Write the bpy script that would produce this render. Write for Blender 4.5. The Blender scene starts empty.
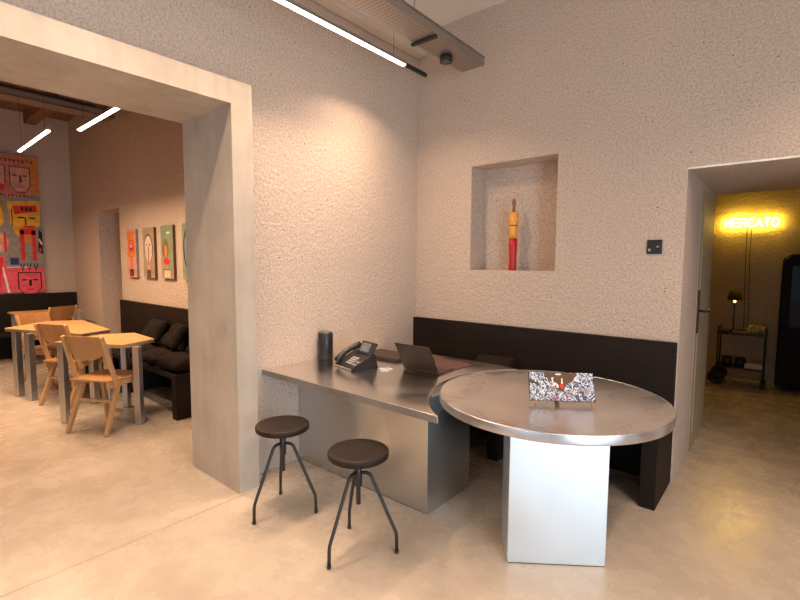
import bpy, bmesh, math, random
from mathutils import Vector, Matrix, noise
random.seed(7)
PI = math.pi
S = bpy.context.scene
COL = S.collection

# ------------------------------------------------------------------ camera
F_PX, YAW, PIT, ROLL = 457.43, 0.6999, -0.0794, 0.0055
CAM = Vector((2.697, -3.4373, 1.45))
fw = Vector((-math.sin(YAW)*math.cos(PIT), math.cos(YAW)*math.cos(PIT), math.sin(PIT)))
rt = Vector((math.cos(YAW), math.sin(YAW), 0)); up = rt.cross(fw)
r2 = rt*math.cos(ROLL) + up*math.sin(ROLL); u2 = r2.cross(fw)
cd = bpy.data.cameras.new('camera'); cd.sensor_width = 36; cd.lens = 36*F_PX/800
cd.clip_start = 0.05; cd.clip_end = 100
co = bpy.data.objects.new('camera', cd); COL.objects.link(co)
co.matrix_world = Matrix(((r2.x, u2.x, -fw.x, CAM.x), (r2.y, u2.y, -fw.y, CAM.y), (r2.z, u2.z, -fw.z, CAM.z), (0, 0, 0, 1)))
S.camera = co

# ------------------------------------------------------------------ world, light, exposure
w = bpy.data.worlds.new('world'); S.world = w; w.use_nodes = True
w.node_tree.nodes['Background'].inputs[0].default_value = (0.62, 0.78, 1.0, 1)
w.node_tree.nodes['Background'].inputs[1].default_value = 1.0
S.view_settings.view_transform = 'Standard'; S.view_settings.look = 'None'
S.view_settings.gamma = 1; S.view_settings.use_curve_mapping = False
S.view_settings.exposure = 0.26
S.cycles.max_bounces = 10; S.cycles.diffuse_bounces = 6

def area(name, loc, target, sx, sy, power, col):
    l = bpy.data.lights.new(name, 'AREA'); l.shape = 'RECTANGLE'; l.size = sx; l.size_y = sy
    l.energy = power; l.color = col
    o = bpy.data.objects.new(name, l); COL.objects.link(o); o.location = loc
    o.rotation_euler = (Vector(target)-Vector(loc)).to_track_quat('-Z', 'Y').to_euler()
    return o
# daylight through the glazed front behind the camera and the glass door in the right wall
area('window_daylight', (5.30, -3.5, 1.10), (0, -3.5, 1.0), 1.3, 2.1, 112, (0.60, 0.82, 1.0))
area('front_daylight', (2.0, -6.64, 1.5), (2.0, 0, 1.3), 2.6, 2.2, 4, (0.80, 0.90, 1.0))
TUBE = 9.0
TUBE_COL = (1.0, 0.715, 0.505)

# ------------------------------------------------------------------ node helpers
def mat(name, base=(0.5, 0.5, 0.5), rough=0.6, metal=0.0, spec=0.5):
    m = bpy.data.materials.new(name); m.use_nodes = True
    nt = m.node_tree; b = nt.nodes['Principled BSDF']
    b.inputs['Base Color'].default_value = (*base, 1); b.inputs['Roughness'].default_value = rough
    b.inputs['Metallic'].default_value = metal; b.inputs['Specular IOR Level'].default_value = spec
    return m, nt, b
def nd(nt, t, **kw):
    n = nt.nodes.new(t)
    for k, v in kw.items(): setattr(n, k, v)
    return n
def coords(nt, scale=(1, 1, 1), rot=(0, 0, 0), loc=(0, 0, 0)):
    tc = nd(nt, 'ShaderNodeTexCoord'); mp = nd(nt, 'ShaderNodeMapping')
    mp.inputs['Scale'].default_value = scale; mp.inputs['Rotation'].default_value = rot; mp.inputs['Location'].default_value = loc
    nt.links.new(tc.outputs['Object'], mp.inputs['Vector']); return mp.outputs['Vector']
def noise_n(nt, vec, scale, detail=4, rough=0.55, dist=0.0):
    n = nd(nt, 'ShaderNodeTexNoise'); n.inputs['Scale'].default_value = scale
    n.inputs['Detail'].default_value = detail; n.inputs['Roughness'].default_value = rough
    n.inputs['Distortion'].default_value = dist
    nt.links.new(vec, n.inputs['Vector']); return n.outputs['Fac']
def ramp(nt, fac, stops):
    r = nd(nt, 'ShaderNodeValToRGB'); cr = r.color_ramp
    while len(cr.elements) < len(stops): cr.elements.new(0.5)
    for e, (p, c) in zip(cr.elements, stops): e.position = p; e.color = (*c, 1) if len(c) == 3 else c
    nt.links.new(fac, r.inputs['Fac']); return r.outputs['Color']
def mixc(nt, fac, a, b, mode='MIX'):
    m = nd(nt, 'ShaderNodeMix', data_type='RGBA', blend_type=mode)
    if isinstance(fac, float): m.inputs[0].default_value = fac
    else: nt.links.new(fac, m.inputs[0])
    for i, v in ((6, a), (7, b)):
        if isinstance(v, tuple): m.inputs[i].default_value = (*v, 1)
        else: nt.links.new(v, m.inputs[i])
    return m.outputs[2]
def bump(nt, b, height, strength, dist=0.01):
    n = nd(nt, 'ShaderNodeBump'); n.inputs['Strength'].default_value = strength
    n.inputs['Distance'].default_value = dist
    nt.links.new(height, n.inputs['Height']); nt.links.new(n.outputs['Normal'], b.inputs['Normal'])
def madd(nt, a, b, ka=1.0, kb=1.0):
    m1 = nd(nt, 'ShaderNodeMath', operation='MULTIPLY'); nt.links.new(a, m1.inputs[0]); m1.inputs[1].default_value = ka
    m2 = nd(nt, 'ShaderNodeMath', operation='MULTIPLY_ADD'); nt.links.new(b, m2.inputs[0]); m2.inputs[1].default_value = kb
    nt.links.new(m1.outputs[0], m2.inputs[2]); return m2.outputs[0]

# ------------------------------------------------------------------ materials
def plaster(name, base, dark, bs=1.0):
    m, nt, b = mat(name, base, 0.92, 0, 0.15)
    v = coords(nt)
    n1 = noise_n(nt, v, 75, 6, 0.68, 0.1); n2 = noise_n(nt, v, 32, 3, 0.5, 0.4); n3 = noise_n(nt, v, 1.3, 3)
    col = ramp(nt, n1, [(0.28, dark), (0.56, base), (0.9, tuple(min(1, c*1.10) for c in base))])
    col = mixc(nt, 0.25, col, ramp(nt, n3, [(0.3, tuple(c*0.82 for c in base)), (0.7, base)]))
    pits = nd(nt, 'ShaderNodeTexVoronoi'); pits.inputs['Scale'].default_value = 21
    nt.links.new(v, pits.inputs['Vector'])
    pm = ramp(nt, pits.outputs['Distance'], [(0.07, (1, 1, 1)), (0.115, (0, 0, 0))])
    sel = ramp(nt, noise_n(nt, v, 8, 3), [(0.53, (0, 0, 0)), (0.59, (1, 1, 1))])
    pm = mixc(nt, 1.0, pm, sel, 'MULTIPLY')
    col = mixc(nt, pm, col, tuple(c*0.18 for c in dark))
    nt.links.new(col, b.inputs['Base Color'])
    bump(nt, b, madd(nt, n1, n2, 0.8, 1.0), 0.55*bs, 0.022)
    return m
M = {}
M['plaster'] = plaster('plaster', (0.64, 0.515, 0.42), (0.30, 0.225, 0.17))
def concrete():
    m, nt, b = mat('concrete', (0.55, 0.48, 0.41), 0.75, 0, 0.3)
    v = coords(nt); n = noise_n(nt, v, 3.2, 6, 0.6); f = noise_n(nt, v, 60, 3)
    col = ramp(nt, n, [(0.25, (0.37, 0.305, 0.24)), (0.75, (0.56, 0.48, 0.39))])
    p = nd(nt, 'ShaderNodeTexVoronoi'); p.inputs['Scale'].default_value = 17; nt.links.new(v, p.inputs['Vector'])
    pm = ramp(nt, p.outputs['Distance'], [(0.03, (1, 1, 1)), (0.07, (0, 0, 0))])
    sel = ramp(nt, noise_n(nt, v, 7, 2), [(0.6, (0, 0, 0)), (0.66, (1, 1, 1))])
    col = mixc(nt, mixc(nt, 1.0, pm, sel, 'MULTIPLY'), col, (0.2, 0.16, 0.13))
    st = noise_n(nt, coords(nt, (9, 9, 0.7)), 1.5, 4)
    col = mixc(nt, 0.18, col, ramp(nt, st, [(0.35, (0.33, 0.28, 0.235)), (0.65, (0.60, 0.52, 0.43))]))
    nt.links.new(col, b.inputs['Base Color']); bump(nt, b, f, 0.12, 0.004); return m
M['concrete'] = concrete()
def floor_m():
    m, nt, b = mat('polished_floor', (0.5, 0.4, 0.3), 0.35, 0, 0.45)
    v = coords(nt); n = noise_n(nt, v, 1.1, 7, 0.62, 0.6); n2 = noise_n(nt, v, 6, 5, 0.6)
    col = ramp(nt, n, [(0.28, (0.37, 0.30, 0.235)), (0.5, (0.445, 0.37, 0.295)), (0.75, (0.51, 0.43, 0.35))])
    col = mixc(nt, 0.22, col, ramp(nt, n2, [(0.3, (0.36, 0.28, 0.21)), (0.7, (0.62, 0.53, 0.42))]))
    wv = nd(nt, 'ShaderNodeTexBrick'); wv.offset = 0.0
    wv.inputs['Scale'].default_value = 1.0; wv.inputs['Brick Width'].default_value = 6.0; wv.inputs['Row Height'].default_value = 20.0
    wv.inputs['Mortar Size'].default_value = 0.004
    wv.inputs['Color1'].default_value = wv.inputs['Color2'].default_value = (0, 0, 0, 1); wv.inputs['Mortar'].default_value = (1, 1, 1, 1)
    nt.links.new(coords(nt, loc=(5.828, 10, 0)), wv.inputs['Vector'])
    col = mixc(nt, wv.outputs['Color'], col, (0.26, 0.20, 0.15))
    nt.links.new(col, b.inputs['Base Color'])
    nt.links.new(ramp(nt, n2, [(0.3, (0.20,)*3), (0.7, (0.34,)*3)]), b.inputs['Roughness'])
    bump(nt, b, n2, 0.03, 0.01); return m
M['floor'] = floor_m()
def wood(name, c1, c2, scale=(1.5, 14, 14), rough=0.45, spec=0.5):
    m, nt, b = mat(name, c1, rough, 0, spec)
    v = coords(nt, scale); n = noise_n(nt, v, 2.2, 5, 0.6, 0.8)
    nt.links.new(ramp(nt, n, [(0.3, c1), (0.7, c2)]), b.inputs['Base Color'])
    bump(nt, b, n, 0.05, 0.002); return m
M['dark_wood'] = wood('dark_stained_wood', (0.010, 0.0062, 0.0045), (0.019, 0.0115, 0.008), (1.2, 1.2, 8), 0.6, 0.2)
M['stool_wood'] = wood('stool_wood', (0.014, 0.009, 0.007), (0.027, 0.017, 0.013), (18, 2, 2), 0.55, 0.2)
M['beech'] = wood('beech', (0.50, 0.265, 0.11), (0.58, 0.34, 0.155), (10, 10, 1.6), 0.4)
M['beech_dark'] = wood('honey_plywood', (0.42, 0.19, 0.065), (0.51, 0.26, 0.10), (10, 10, 1.6), 0.4)
M['table_wood'] = wood('table_wood', (0.54, 0.27, 0.10), (0.64, 0.36, 0.145), (2.5, 18, 18), 0.38)
M['beam_wood'] = wood('beam_wood', (0.17, 0.085, 0.045), (0.30, 0.165, 0.09), (2, 10, 10), 0.75)
def zinc(name, base, r0, r1, sc=(5, 5, 5)):
    m, nt, b = mat(name, base, 0.4, 1.0)
    v = coords(nt, sc); n = noise_n(nt, v, 1.0, 2, 0.5, 0.2)
    nt.links.new(ramp(nt, n, [(0.3, tuple(c*0.86 for c in base)), (0.7, base)]), b.inputs['Base Color'])
    nt.links.new(ramp(nt, n, [(0.3, (r0,)*3), (0.7, (r1,)*3)]), b.inputs['Roughness']); return m
M['steel_top'] = zinc('zinc_worktop', (0.86, 0.82, 0.785), 0.13, 0.27, (3, 3, 3))
M['steel_round'] = zinc('zinc_round_top', (0.90, 0.86, 0.83), 0.24, 0.34, (3, 3, 3))
M['steel_desk'] = zinc('brushed_desk_panel', (0.66, 0.675, 0.68), 0.22, 0.36, (2, 2, 2))
M['steel_trim'] = zinc('zinc_trim', (0.44, 0.45, 0.47), 0.4, 0.55, (9, 9, 9))
M['steel_base'] = zinc('brushed_steel_panel', (0.76, 0.83, 0.88), 0.38, 0.48, (2, 2, 2))
M['steel_edge'] = zinc('zinc_edge', (0.66, 0.69, 0.72), 0.3, 0.45, (9, 9, 9))
M['steel_leg'] = zinc('raw_steel', (0.66, 0.66, 0.66), 0.36, 0.5, (9, 9, 3))
M['tray_steel'] = zinc('galvanised_tray', (0.42, 0.39, 0.36), 0.45, 0.6, (14, 14, 14))
def simple(name, c, r=0.5, me=0.0, sp=0.5, var=0.12, sc=30):
    m, nt, b = mat(name, c, r, me, sp)
    n = noise_n(nt, coords(nt), sc, 3)
    nt.links.new(ramp(nt, n, [(0.3, tuple(x*(1-var) for x in c)), (0.7, tuple(min(1, x*(1+var)) for x in c))]), b.inputs['Base Color'])
    return m
M['black_metal'] = simple('black_metal', (0.016, 0.014, 0.013), 0.45)
M['black_plastic'] = simple('black_plastic', (0.014, 0.013, 0.013), 0.38)
M['grey_plastic'] = simple('grey_plastic', (0.10, 0.10, 0.105), 0.4)
M['key_grey'] = simple('key_grey', (0.42, 0.40, 0.38), 0.5)
M['screen'] = simple('grey_screen', (0.12, 0.13, 0.145), 0.15)
M['silver'] = simple('silver_trim', (0.6, 0.58, 0.55), 0.3, 0.9)
M['laptop'] = simple('dark_laptop_shell', (0.038, 0.028, 0.022), 0.42, 0.6)
M['laptop_base'] = simple('brown_laptop_deck', (0.075, 0.040, 0.030), 0.45, 0.3)
M['leather'] = simple('brown_leather', (0.085, 0.036, 0.026), 0.5)
M['dark_leather'] = simple('dark_brown_leather', (0.035, 0.020, 0.016), 0.5)
M['fabric_dark'] = simple('dark_brown_fabric', (0.017, 0.0115, 0.009), 0.95, 0, 0.1, 0.3, 60)
M['fabric_pillow'] = simple('brown_fabric', (0.017, 0.011, 0.0085), 0.95, 0, 0.1, 0.3, 60)
M['white_cable'] = simple('white_cable', (0.7, 0.68, 0.65), 0.4)
M['door_paint'] = simple('door_paint', (0.42, 0.32, 0.21), 0.5, 0, 0.3, 0.04, 3)
M['ceiling'] = plaster('ceiling_plaster', (0.80, 0.72, 0.63), (0.70, 0.62, 0.54), 0.3)
M['smooth'] = simple('smooth_plaster', (0.60, 0.51, 0.43), 0.85, 0, 0.2, 0.05, 4)
M['red_cloth'] = simple('red_lacquer', (0.50, 0.012, 0.014), 0.45)
M['yellow_wood'] = simple('yellow_lacquer', (0.80, 0.36, 0.055), 0.45)
M['copper'] = simple('brown_tip', (0.28, 0.10, 0.055), 0.5)
M['glint'] = simple('white_edge_glint', (0.86, 0.82, 0.74), 0.6)  # near-white colour paints in the glint along the doorway head
M['white_obj'] = simple('white_card', (0.6, 0.55, 0.45), 0.6)
M['orange_obj'] = simple('orange_fruit', (0.55, 0.20, 0.05), 0.5)
M['shade'] = simple('dark_lamp_shade', (0.05, 0.035, 0.022), 0.7)
M['fridge'] = simple('dark_fridge_enamel', (0.010, 0.007, 0.005), 0.45, 0, 0.1, 0.1, 2)
M['fridge_glass'] = simple('dark_glass_front', (0.012, 0.012, 0.013), 0.15, 0, 0.12)
g, nt, b = mat('clear_glass', (0.9, 0.85, 0.75), 0.05); b.inputs['Transmission Weight'].default_value = 0.9; b.inputs['Alpha'].default_value = 0.6
nt.links.new(ramp(nt, noise_n(nt, coords(nt), 20), [(0, (0.85, 0.8, 0.7)), (1, (0.95, 0.9, 0.8))]), b.inputs['Base Color']); M['glass'] = g
def emit(name, c, s):
    m, nt, b = mat(name, (0.8, 0.8, 0.8), 0.5)
    b.inputs['Emission Color'].default_value = (*c, 1); b.inputs['Emission Strength'].default_value = s; return m
M['tube'] = emit('led_diffuser', TUBE_COL, TUBE)
M['neon'] = emit('neon_yellow', (1.0, 0.64, 0.045), 54)
M['bulb'] = emit('bulb_glow', (1.0, 0.6, 0.25), 3)
# paints
PC = {'red': (0.62, 0.03, 0.03), 'pink': (0.72, 0.09, 0.13), 'rose': (0.55, 0.17, 0.13), 'salmon': (0.62, 0.28, 0.20), 'yellow': (0.72, 0.36, 0.03),
      'orange': (0.62, 0.20, 0.05), 'grey': (0.27, 0.24, 0.21), 'black': (0.02, 0.013, 0.012), 'blue': (0.03, 0.035, 0.16), 'cream': (0.62, 0.48, 0.36),
      'taupe': (0.33, 0.25, 0.18), 'olive': (0.16, 0.14, 0.06), 'green': (0.22, 0.27, 0.18), 'brown': (0.12, 0.055, 0.03), 'slate': (0.20, 0.22, 0.27), 'white': (0.75, 0.68, 0.6), 'amber': (0.35, 0.20, 0.03)}
for k, c in PC.items(): M['p_'+k] = simple('paint_'+k, c, 0.7, 0, 0.3, 0.18, 14)
def swirl():
    m, nt, b = mat('swirl_print', (0.1, 0.1, 0.12), 0.4)
    v = coords(nt); n = noise_n(nt, v, 24, 2, 0.5, 2.0)
    wv = nd(nt, 'ShaderNodeMath', operation='MULTIPLY'); nt.links.new(n, wv.inputs[0]); wv.inputs[1].default_value = 30
    sn = nd(nt, 'ShaderNodeMath', operation='SINE'); nt.links.new(wv.outputs[0], sn.inputs[0])
    ad = nd(nt, 'ShaderNodeMath', operation='MULTIPLY_ADD'); nt.links.new(sn.outputs[0], ad.inputs[0]); ad.inputs[1].default_value = 0.5; ad.inputs[2].default_value = 0.5
    bg = ramp(nt, noise_n(nt, v, 14, 2), [(0.4, (0.02, 0.018, 0.02)), (0.6, (0.03, 0.05, 0.11))])
    fg = ramp(nt, noise_n(nt, v, 20, 2), [(0.56, (0.60, 0.63, 0.68)), (0.68, (0.48, 0.25, 0.20))])
    nt.links.new(mixc(nt, ramp(nt, ad.outputs[0], [(0.56, (0, 0, 0)), (0.72, (1, 1, 1))]), bg, fg), b.inputs['Base Color']); return m
M['swirl'] = swirl()
def holes():
    m, nt, b = mat('perforated_tray', (0.42, 0.39, 0.36), 0.5, 0.9)
    v = coords(nt, (1, 1, 1)); sx = nd(nt, 'ShaderNodeSeparateXYZ'); nt.links.new(v, sx.inputs[0])
    def stripe(sock, per, lo):
        a = nd(nt, 'ShaderNodeMath', operation='MULTIPLY'); nt.links.new(sock, a.inputs[0]); a.inputs[1].default_value = 1/per
        f = nd(nt, 'ShaderNodeMath', operation='FRACT'); nt.links.new(a.outputs[0], f.inputs[0])
        g = nd(nt, 'ShaderNodeMath', operation='GREATER_THAN'); nt.links.new(f.outputs[0], g.inputs[0]); g.inputs[1].default_value = lo; return g.outputs[0]
    mm = nd(nt, 'ShaderNodeMath', operation='MULTIPLY')
    nt.links.new(stripe(sx.outputs['X'], 0.02, 0.68), mm.inputs[0]); nt.links.new(stripe(sx.outputs['Y'], 0.03, 0.6), mm.inputs[1])
    nt.links.new(mixc(nt, mm.outputs[0], (0.40, 0.36, 0.33), (0.13, 0.10, 0.085)), b.inputs['Base Color']); return m
M['perforated'] = holes()

# ------------------------------------------------------------------ mesh builder
class MB:
    def __init__(s): s.bm = bmesh.new(); s.mi = 0; s.mats = []
    def use(s, m):
        m = M[m] if isinstance(m, str) else m
        if m not in s.mats: s.mats.append(m)
        s.mi = s.mats.index(m); return s
    def _fin(s, before, mtx=None, smooth=False):
        fs = [f for f in s.bm.faces if f not in before]
        for f in fs: f.material_index = s.mi; f.smooth = smooth
        if mtx is not None:
            vs = {v for f in fs for v in f.verts}
            for v in vs: v.co = mtx @ v.co
        return fs
    def box(s, x0, x1, y0, y1, z0, z1, bev=0.0, mtx=None, seg=2):
        bf = set(s.bm.faces)
        t = bmesh.new(); r = bmesh.ops.create_cube(t, size=1)
        for v in t.verts:
            v.co = Vector(((x0+x1)/2+v.co.x*(x1-x0), (y0+y1)/2+v.co.y*(y1-y0), (z0+z1)/2+v.co.z*(z1-z0)))
        if bev > 0: bmesh.ops.bevel(t, geom=list(t.edges), offset=bev, segments=seg, affect='EDGES', profile=0.5)
        s._merge(t); s._fin(bf, mtx); return s
    def _merge(s, t):
        me = bpy.data.meshes.new('tmp'); t.to_mesh(me); t.free(); s.bm.from_mesh(me); bpy.data.meshes.remove(me)
    def prism(s, pts, z0, z1, bev=0.0, mtx=None, smooth=False):
        bf = set(s.bm.faces); t = bmesh.new()
        b = [t.verts.new((p[0], p[1], z0)) for p in pts]; u = [t.verts.new((p[0], p[1], z1)) for p in pts]
        t.faces.new(b[::-1]); t.faces.new(u); n = len(pts)
        for i in range(n): t.faces.new((b[i], b[(i+1) % n], u[(i+1) % n], u[i]))
        bmesh.ops.recalc_face_normals(t, faces=list(t.faces))
        if bev > 0:
            es = [e for e in t.edges if abs(e.verts[0].co.z-e.verts[1].co.z) < 1e-6]
            bmesh.ops.bevel(t, geom=es, offset=bev, segments=2, affect='EDGES', profile=0.5)
        s._merge(t); s._fin(bf, mtx, smooth); return s
    def lathe(s, prof, cx=0, cy=0, seg=32, mtx=None, smooth=True):
        bf = set(s.bm.faces); rings = []
        for r, z in prof:
            if r < 1e-6: rings.append([s.bm.verts.new((cx, cy, z))])
            else: rings.append([s.bm.verts.new((cx+r*math.cos(2*PI*i/seg), cy+r*math.sin(2*PI*i/seg), z)) for i in range(seg)])
        for a, b in zip(rings, rings[1:]):
            for i in range(seg):
                j = (i+1) % seg
                if len(a) == 1 and len(b) == 1: continue
                if len(a) == 1: s.bm.faces.new((a[0], b[j], b[i]))
                elif len(b) == 1: s.bm.faces.new((a[i], a[j], b[0]))
                else: s.bm.faces.new((a[i], a[j], b[j], b[i]))
        s._fin(bf, mtx, smooth); return s
    def cyl(s, cx, cy, z0, z1, r, seg=24, bev=0.0, mtx=None):
        if bev > 0: p = [(0, z0), (r-bev, z0), (r, z0+bev), (r, z1-bev), (r-bev, z1), (0, z1)]
        else: p = [(0, z0), (r, z0), (r, z1), (0, z1)]
        bf = set(s.bm.faces); s.lathe(p, cx, cy, seg, mtx, True)
        for f in s.bm.faces:
            if f not in bf and abs(f.normal.z) > 0.9: f.smooth = False
        return s
    def tube(s, pts, r, seg=10, smooth=True, closed=False):
        bf = set(s.bm.faces); P = [Vector(p) for p in pts]; n = len(P); rr = r if isinstance(r, (list, tuple)) else [r]*n
        rings = []; ref = None
        for i in range(n):
            if closed: t = P[(i+1) % n]-P[i-1]
            else: t = P[min(i+1, n-1)]-P[max(i-1, 0)]
            t.normalize()
            if ref is None:
                ref = Vector((0, 0, 1)) if abs(t.z) < 0.9 else Vector((1, 0, 0))
                ref = (ref - t*ref.dot(t)).normalized()
            else:
                ref = ref - t*ref.dot(t); ref.normalize()
            b = t.cross(ref)
            rings.append([s.bm.verts.new(P[i]+(ref*math.cos(2*PI*k/seg)+b*math.sin(2*PI*k/seg))*rr[i]) for k in range(seg)])
        prs = list(zip(rings, rings[1:])) + ([(rings[-1], rings[0])] if closed else [])
        for a, b in prs:
            for k in range(seg): s.bm.faces.new((a[k], a[(k+1) % seg], b[(k+1) % seg], b[k]))
        if not closed:
            s.bm.faces.new(rings[0][::-1]); s.bm.faces.new(rings[-1])
        s._fin(bf, None, smooth); return s
    def bar(s, p0, p1, wx, wy, bev=0.0, twist=None, taper=1.0):
        """rectangular bar from p0 to p1; wx along 'twist' direction"""
        p0 = Vector(p0); p1 = Vector(p1); z = (p1-p0); L = z.length; z.normalize()
        x = Vector(twist) if twist is not None else Vector((1, 0, 0)); x = (x-z*x.dot(z)).normalized(); y = z.cross(x)
        mt = Matrix(((x.x, y.x, z.x, p0.x), (x.y, y.y, z.y, p0.y), (x.z, y.z, z.z, p0.z), (0, 0, 0, 1)))
        bf = set(s.bm.faces); t = bmesh.new(); bmesh.ops.create_cube(t, size=1)
        for v in t.verts:
            k = taper if v.co.z > 0 else 1.0
            v.co = Vector((v.co.x*wx*k, v.co.y*wy*k, (v.co.z+0.5)*L))
        if bev > 0: bmesh.ops.bevel(t, geom=list(t.edges), offset=bev, segments=2, affect='EDGES', profile=0.5)
        s._merge(t); s._fin(bf, mt); return s
    def pillow(s, sx, sy, h, mtx, n=14, pinch=0.0, seed=0):
        bf = set(s.bm.faces); top = {}; bot = {}
        for i in range(n+1):
            for j in range(n+1):
                u = i/n*2-1; v = j/n*2-1
                e = max(0.0, (1-abs(u)**2.6)*(1-abs(v)**2.6))**0.42
                px = sx/2*u*(1-pinch*(1-abs(u))*0-pinch*(v*v)*(1-u*u)*0.0); py = sy/2*v
                wob = noise.noise(Vector((u*1.7+seed, v*1.7, seed*2.3)))*0.22*h*e
                top[i, j] = s.bm.verts.new((px*(1-pinch*(1-v*v)*0.06), py*(1-pinch*(1-u*u)*0.06), h/2*e+wob))
                if i in (0, n) or j in (0, n): bot[i, j] = top[i, j]
                else: bot[i, j] = s.bm.verts.new((px, py, -h/2*e))
        for i in range(n):
            for j in range(n):
                s.bm.faces.new((top[i, j], top[i+1, j], top[i+1, j+1], top[i, j+1]))
                s.bm.faces.new((bot[i, j], bot[i, j+1], bot[i+1, j+1], bot[i+1, j]))
        s._fin(bf, mtx, True); return s
    def build(s, name, m=None, parent=None, loc=None, rz=0):
        if m is not None and not s.mats: s.mats = [M[m] if isinstance(m, str) else m]
        bmesh.ops.remove_doubles(s.bm, verts=list(s.bm.verts), dist=1e-6) if False else None
        me = bpy.data.meshes.new(name); s.bm.to_mesh(me); s.bm.free()
        for x in s.mats: me.materials.append(x)
        o = bpy.data.objects.new(name, me); COL.objects.link(o)
        if parent: o.parent = parent
        if loc: o.location = loc
        if rz: o.rotation_euler = (0, 0, rz)
        return o
def tag(o, label=None, cat=None, group=None, kind=None):
    if label: o['label'] = label
    if cat: o['category'] = cat
    if group: o['group'] = group
    if kind: o['kind'] = kind
    return o
def thing(name, label, cat, loc=(0, 0, 0), rz=0, group=None):
    o = bpy.data.objects.new(name, None); COL.objects.link(o); o.empty_display_size = 0.1
    o.location = loc; o.rotation_euler = (0, 0, rz); return tag(o, label, cat, group)
def struct(name, mb, m=None, label=None, cat=None):
    o = mb.build(name, m); return tag(o, label, cat, None, 'structure')
def dup(root, loc, rz, label):
    r = root.copy(); COL.objects.link(r); r.location = loc; r.rotation_euler = (0, 0, rz); r['label'] = label
    def rec(a, b):
        for ch in list(a.children):
            c = ch.copy(); COL.objects.link(c); c.parent = b; rec(ch, c)
    rec(root, r); return r
def T(x, y, z, rz=0, rx=0, ry=0):
    return Matrix.Translation((x, y, z)) @ Matrix.Rotation(rz, 4, 'Z') @ Matrix.Rotation(ry, 4, 'Y') @ Matrix.Rotation(rx, 4, 'X')

# ------------------------------------------------------------------ the setting
H = 3.53; HL = 3.68; XL = -6.2; YL = -1.13; DX = 2.187; DX2 = 3.15; DH = 2.064
struct('floor', MB().box(-6.6, 5.6, -6.9, 4.2, -0.12, 0), 'floor', 'polished tan concrete floor running through all three rooms', 'floor')
mb = MB()      # niche wall
mb.box(-0.465, 0.595, 0, 1.5, 0, H).box(0.595, 1.345, 0, 1.5, 0, 1.399).box(0.595, 1.345, 0, 1.5, 2.278, H).box(0.595, 1.345, 0.222, 1.5, 1.399, 2.278)
mb.box(1.345, DX, 0, 1.5, 0, H)
mb.box(DX, DX2, 0, 1.45, DH, H).box(DX2, 5.3, 0, 1.5, 0, H)
struct('wall_back', mb, 'plaster', 'rough plaster wall with the square niche and the doorway', 'wall')
FY0 = -1.965; FY1 = -1.827; FX = 0.153; FB = -0.465; FZ0 = 2.383; FZ1 = 2.521; FYE = -4.75
mb = MB().box(FB, 0, FY1, 0, 0, H).box(FB, 0, FYE, FY1, FZ1, H).box(FB, 0, -6.8, FYE, 0, H)
struct('wall_left', mb, 'plaster', 'rough plaster wall behind the steel desk beside the concrete portal', 'wall')
mb = MB().box(FB-0.002, FX, FY0, FY1, 0, FZ1).box(FB-0.002, FX, FYE, FY0, FZ0, FZ1).box(FB-0.002, FX, FYE-0.14, FYE, 0, FZ1)
struct('trim_1', mb, 'concrete', 'smooth concrete portal frame around the wide opening to the dining room', 'door frame')
struct('ceiling', MB().box(FB, 5.4, -6.8, 0.2, H, H+0.1), 'ceiling', 'plaster ceiling above the desk', 'ceiling')
struct('trim_2', MB().box(0, 0.12, -6.5, 0, 3.31, H, 0.02), 'smooth', 'pale boxed ledge along the top of the left wall', 'cornice')
# right wall with glass door opening, wall behind the camera with glazed front
mb = MB().box(5.2, 5.32, -6.8, -4.2, 0, H).box(5.2, 5.32, -2.8, 0, 0, H).box(5.2, 5.32, -4.2, -2.8, 2.2, H)
struct('wall_right', mb, 'plaster', 'plaster wall on the right', 'wall')
mb = MB().box(-6.4, 0.6, -6.62, -6.5, 0, HL).box(3.4, 5.32, -6.62, -6.5, 0, HL).box(0.6, 3.4, -6.62, -6.5, 2.65, HL).box(0.6, 3.4, -6.62, -6.5, 0, 0.35)
struct('wall_front', mb, 'plaster', 'plaster wall behind the viewer', 'wall')
# dining room
RX0, RX1, RZ = -4.98, -4.16, 2.175
mb = MB().box(XL-0.2, RX0, YL, 0, 0, HL).box(RX1, FB, YL, 0, 0, HL).box(RX0, RX1, YL, 0, RZ, HL).box(RX0, RX1, -0.35, 0, 0, RZ)
struct('wall_dining', mb, 'plaster', 'rough plaster dining room wall with the tall recess and small paintings', 'wall')
struct('wall_far', MB().box(XL-0.2, XL, -6.62, YL, 0, HL), 'plaster', 'far plaster wall carrying the large painting', 'wall')
struct('ceiling_dining', MB().box(XL-0.2, FB, -6.62, 0, HL, HL+0.1), 'beam_wood', 'boarded wooden ceiling of the dining room', 'ceiling')
# back room
BY = 3.85
struct('wall_neon', MB().box(0.4, 5.0, BY, BY+0.12, 0, 2.9), 'plaster', 'plaster wall behind the yellow neon sign', 'wall')
struct('wall_store_left', MB().box(0.4, 0.52, 1.5, BY, 0, 2.9), 'plaster', 'left plaster wall of the back room', 'wall')
struct('wall_store_right', MB().box(4.4, 4.52, 1.5, BY, 0, 2.9), 'plaster', 'right plaster wall of the back room', 'wall')
struct('ceiling_store', MB().box(0.4, 5.0, 1.5, BY+0.1, 2.9, 3.0), 'smooth', 'ceiling of the back room', 'ceiling')
struct('glint_strip', MB().box(DX, DX2, -0.012, 0.002, DH-0.010, DH+0.002, 0.002), 'glint', 'thin pale strip painted as a lit-edge bead along the doorway head', 'trim')  # pale strip stands in for light caught on the plaster edge
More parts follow.
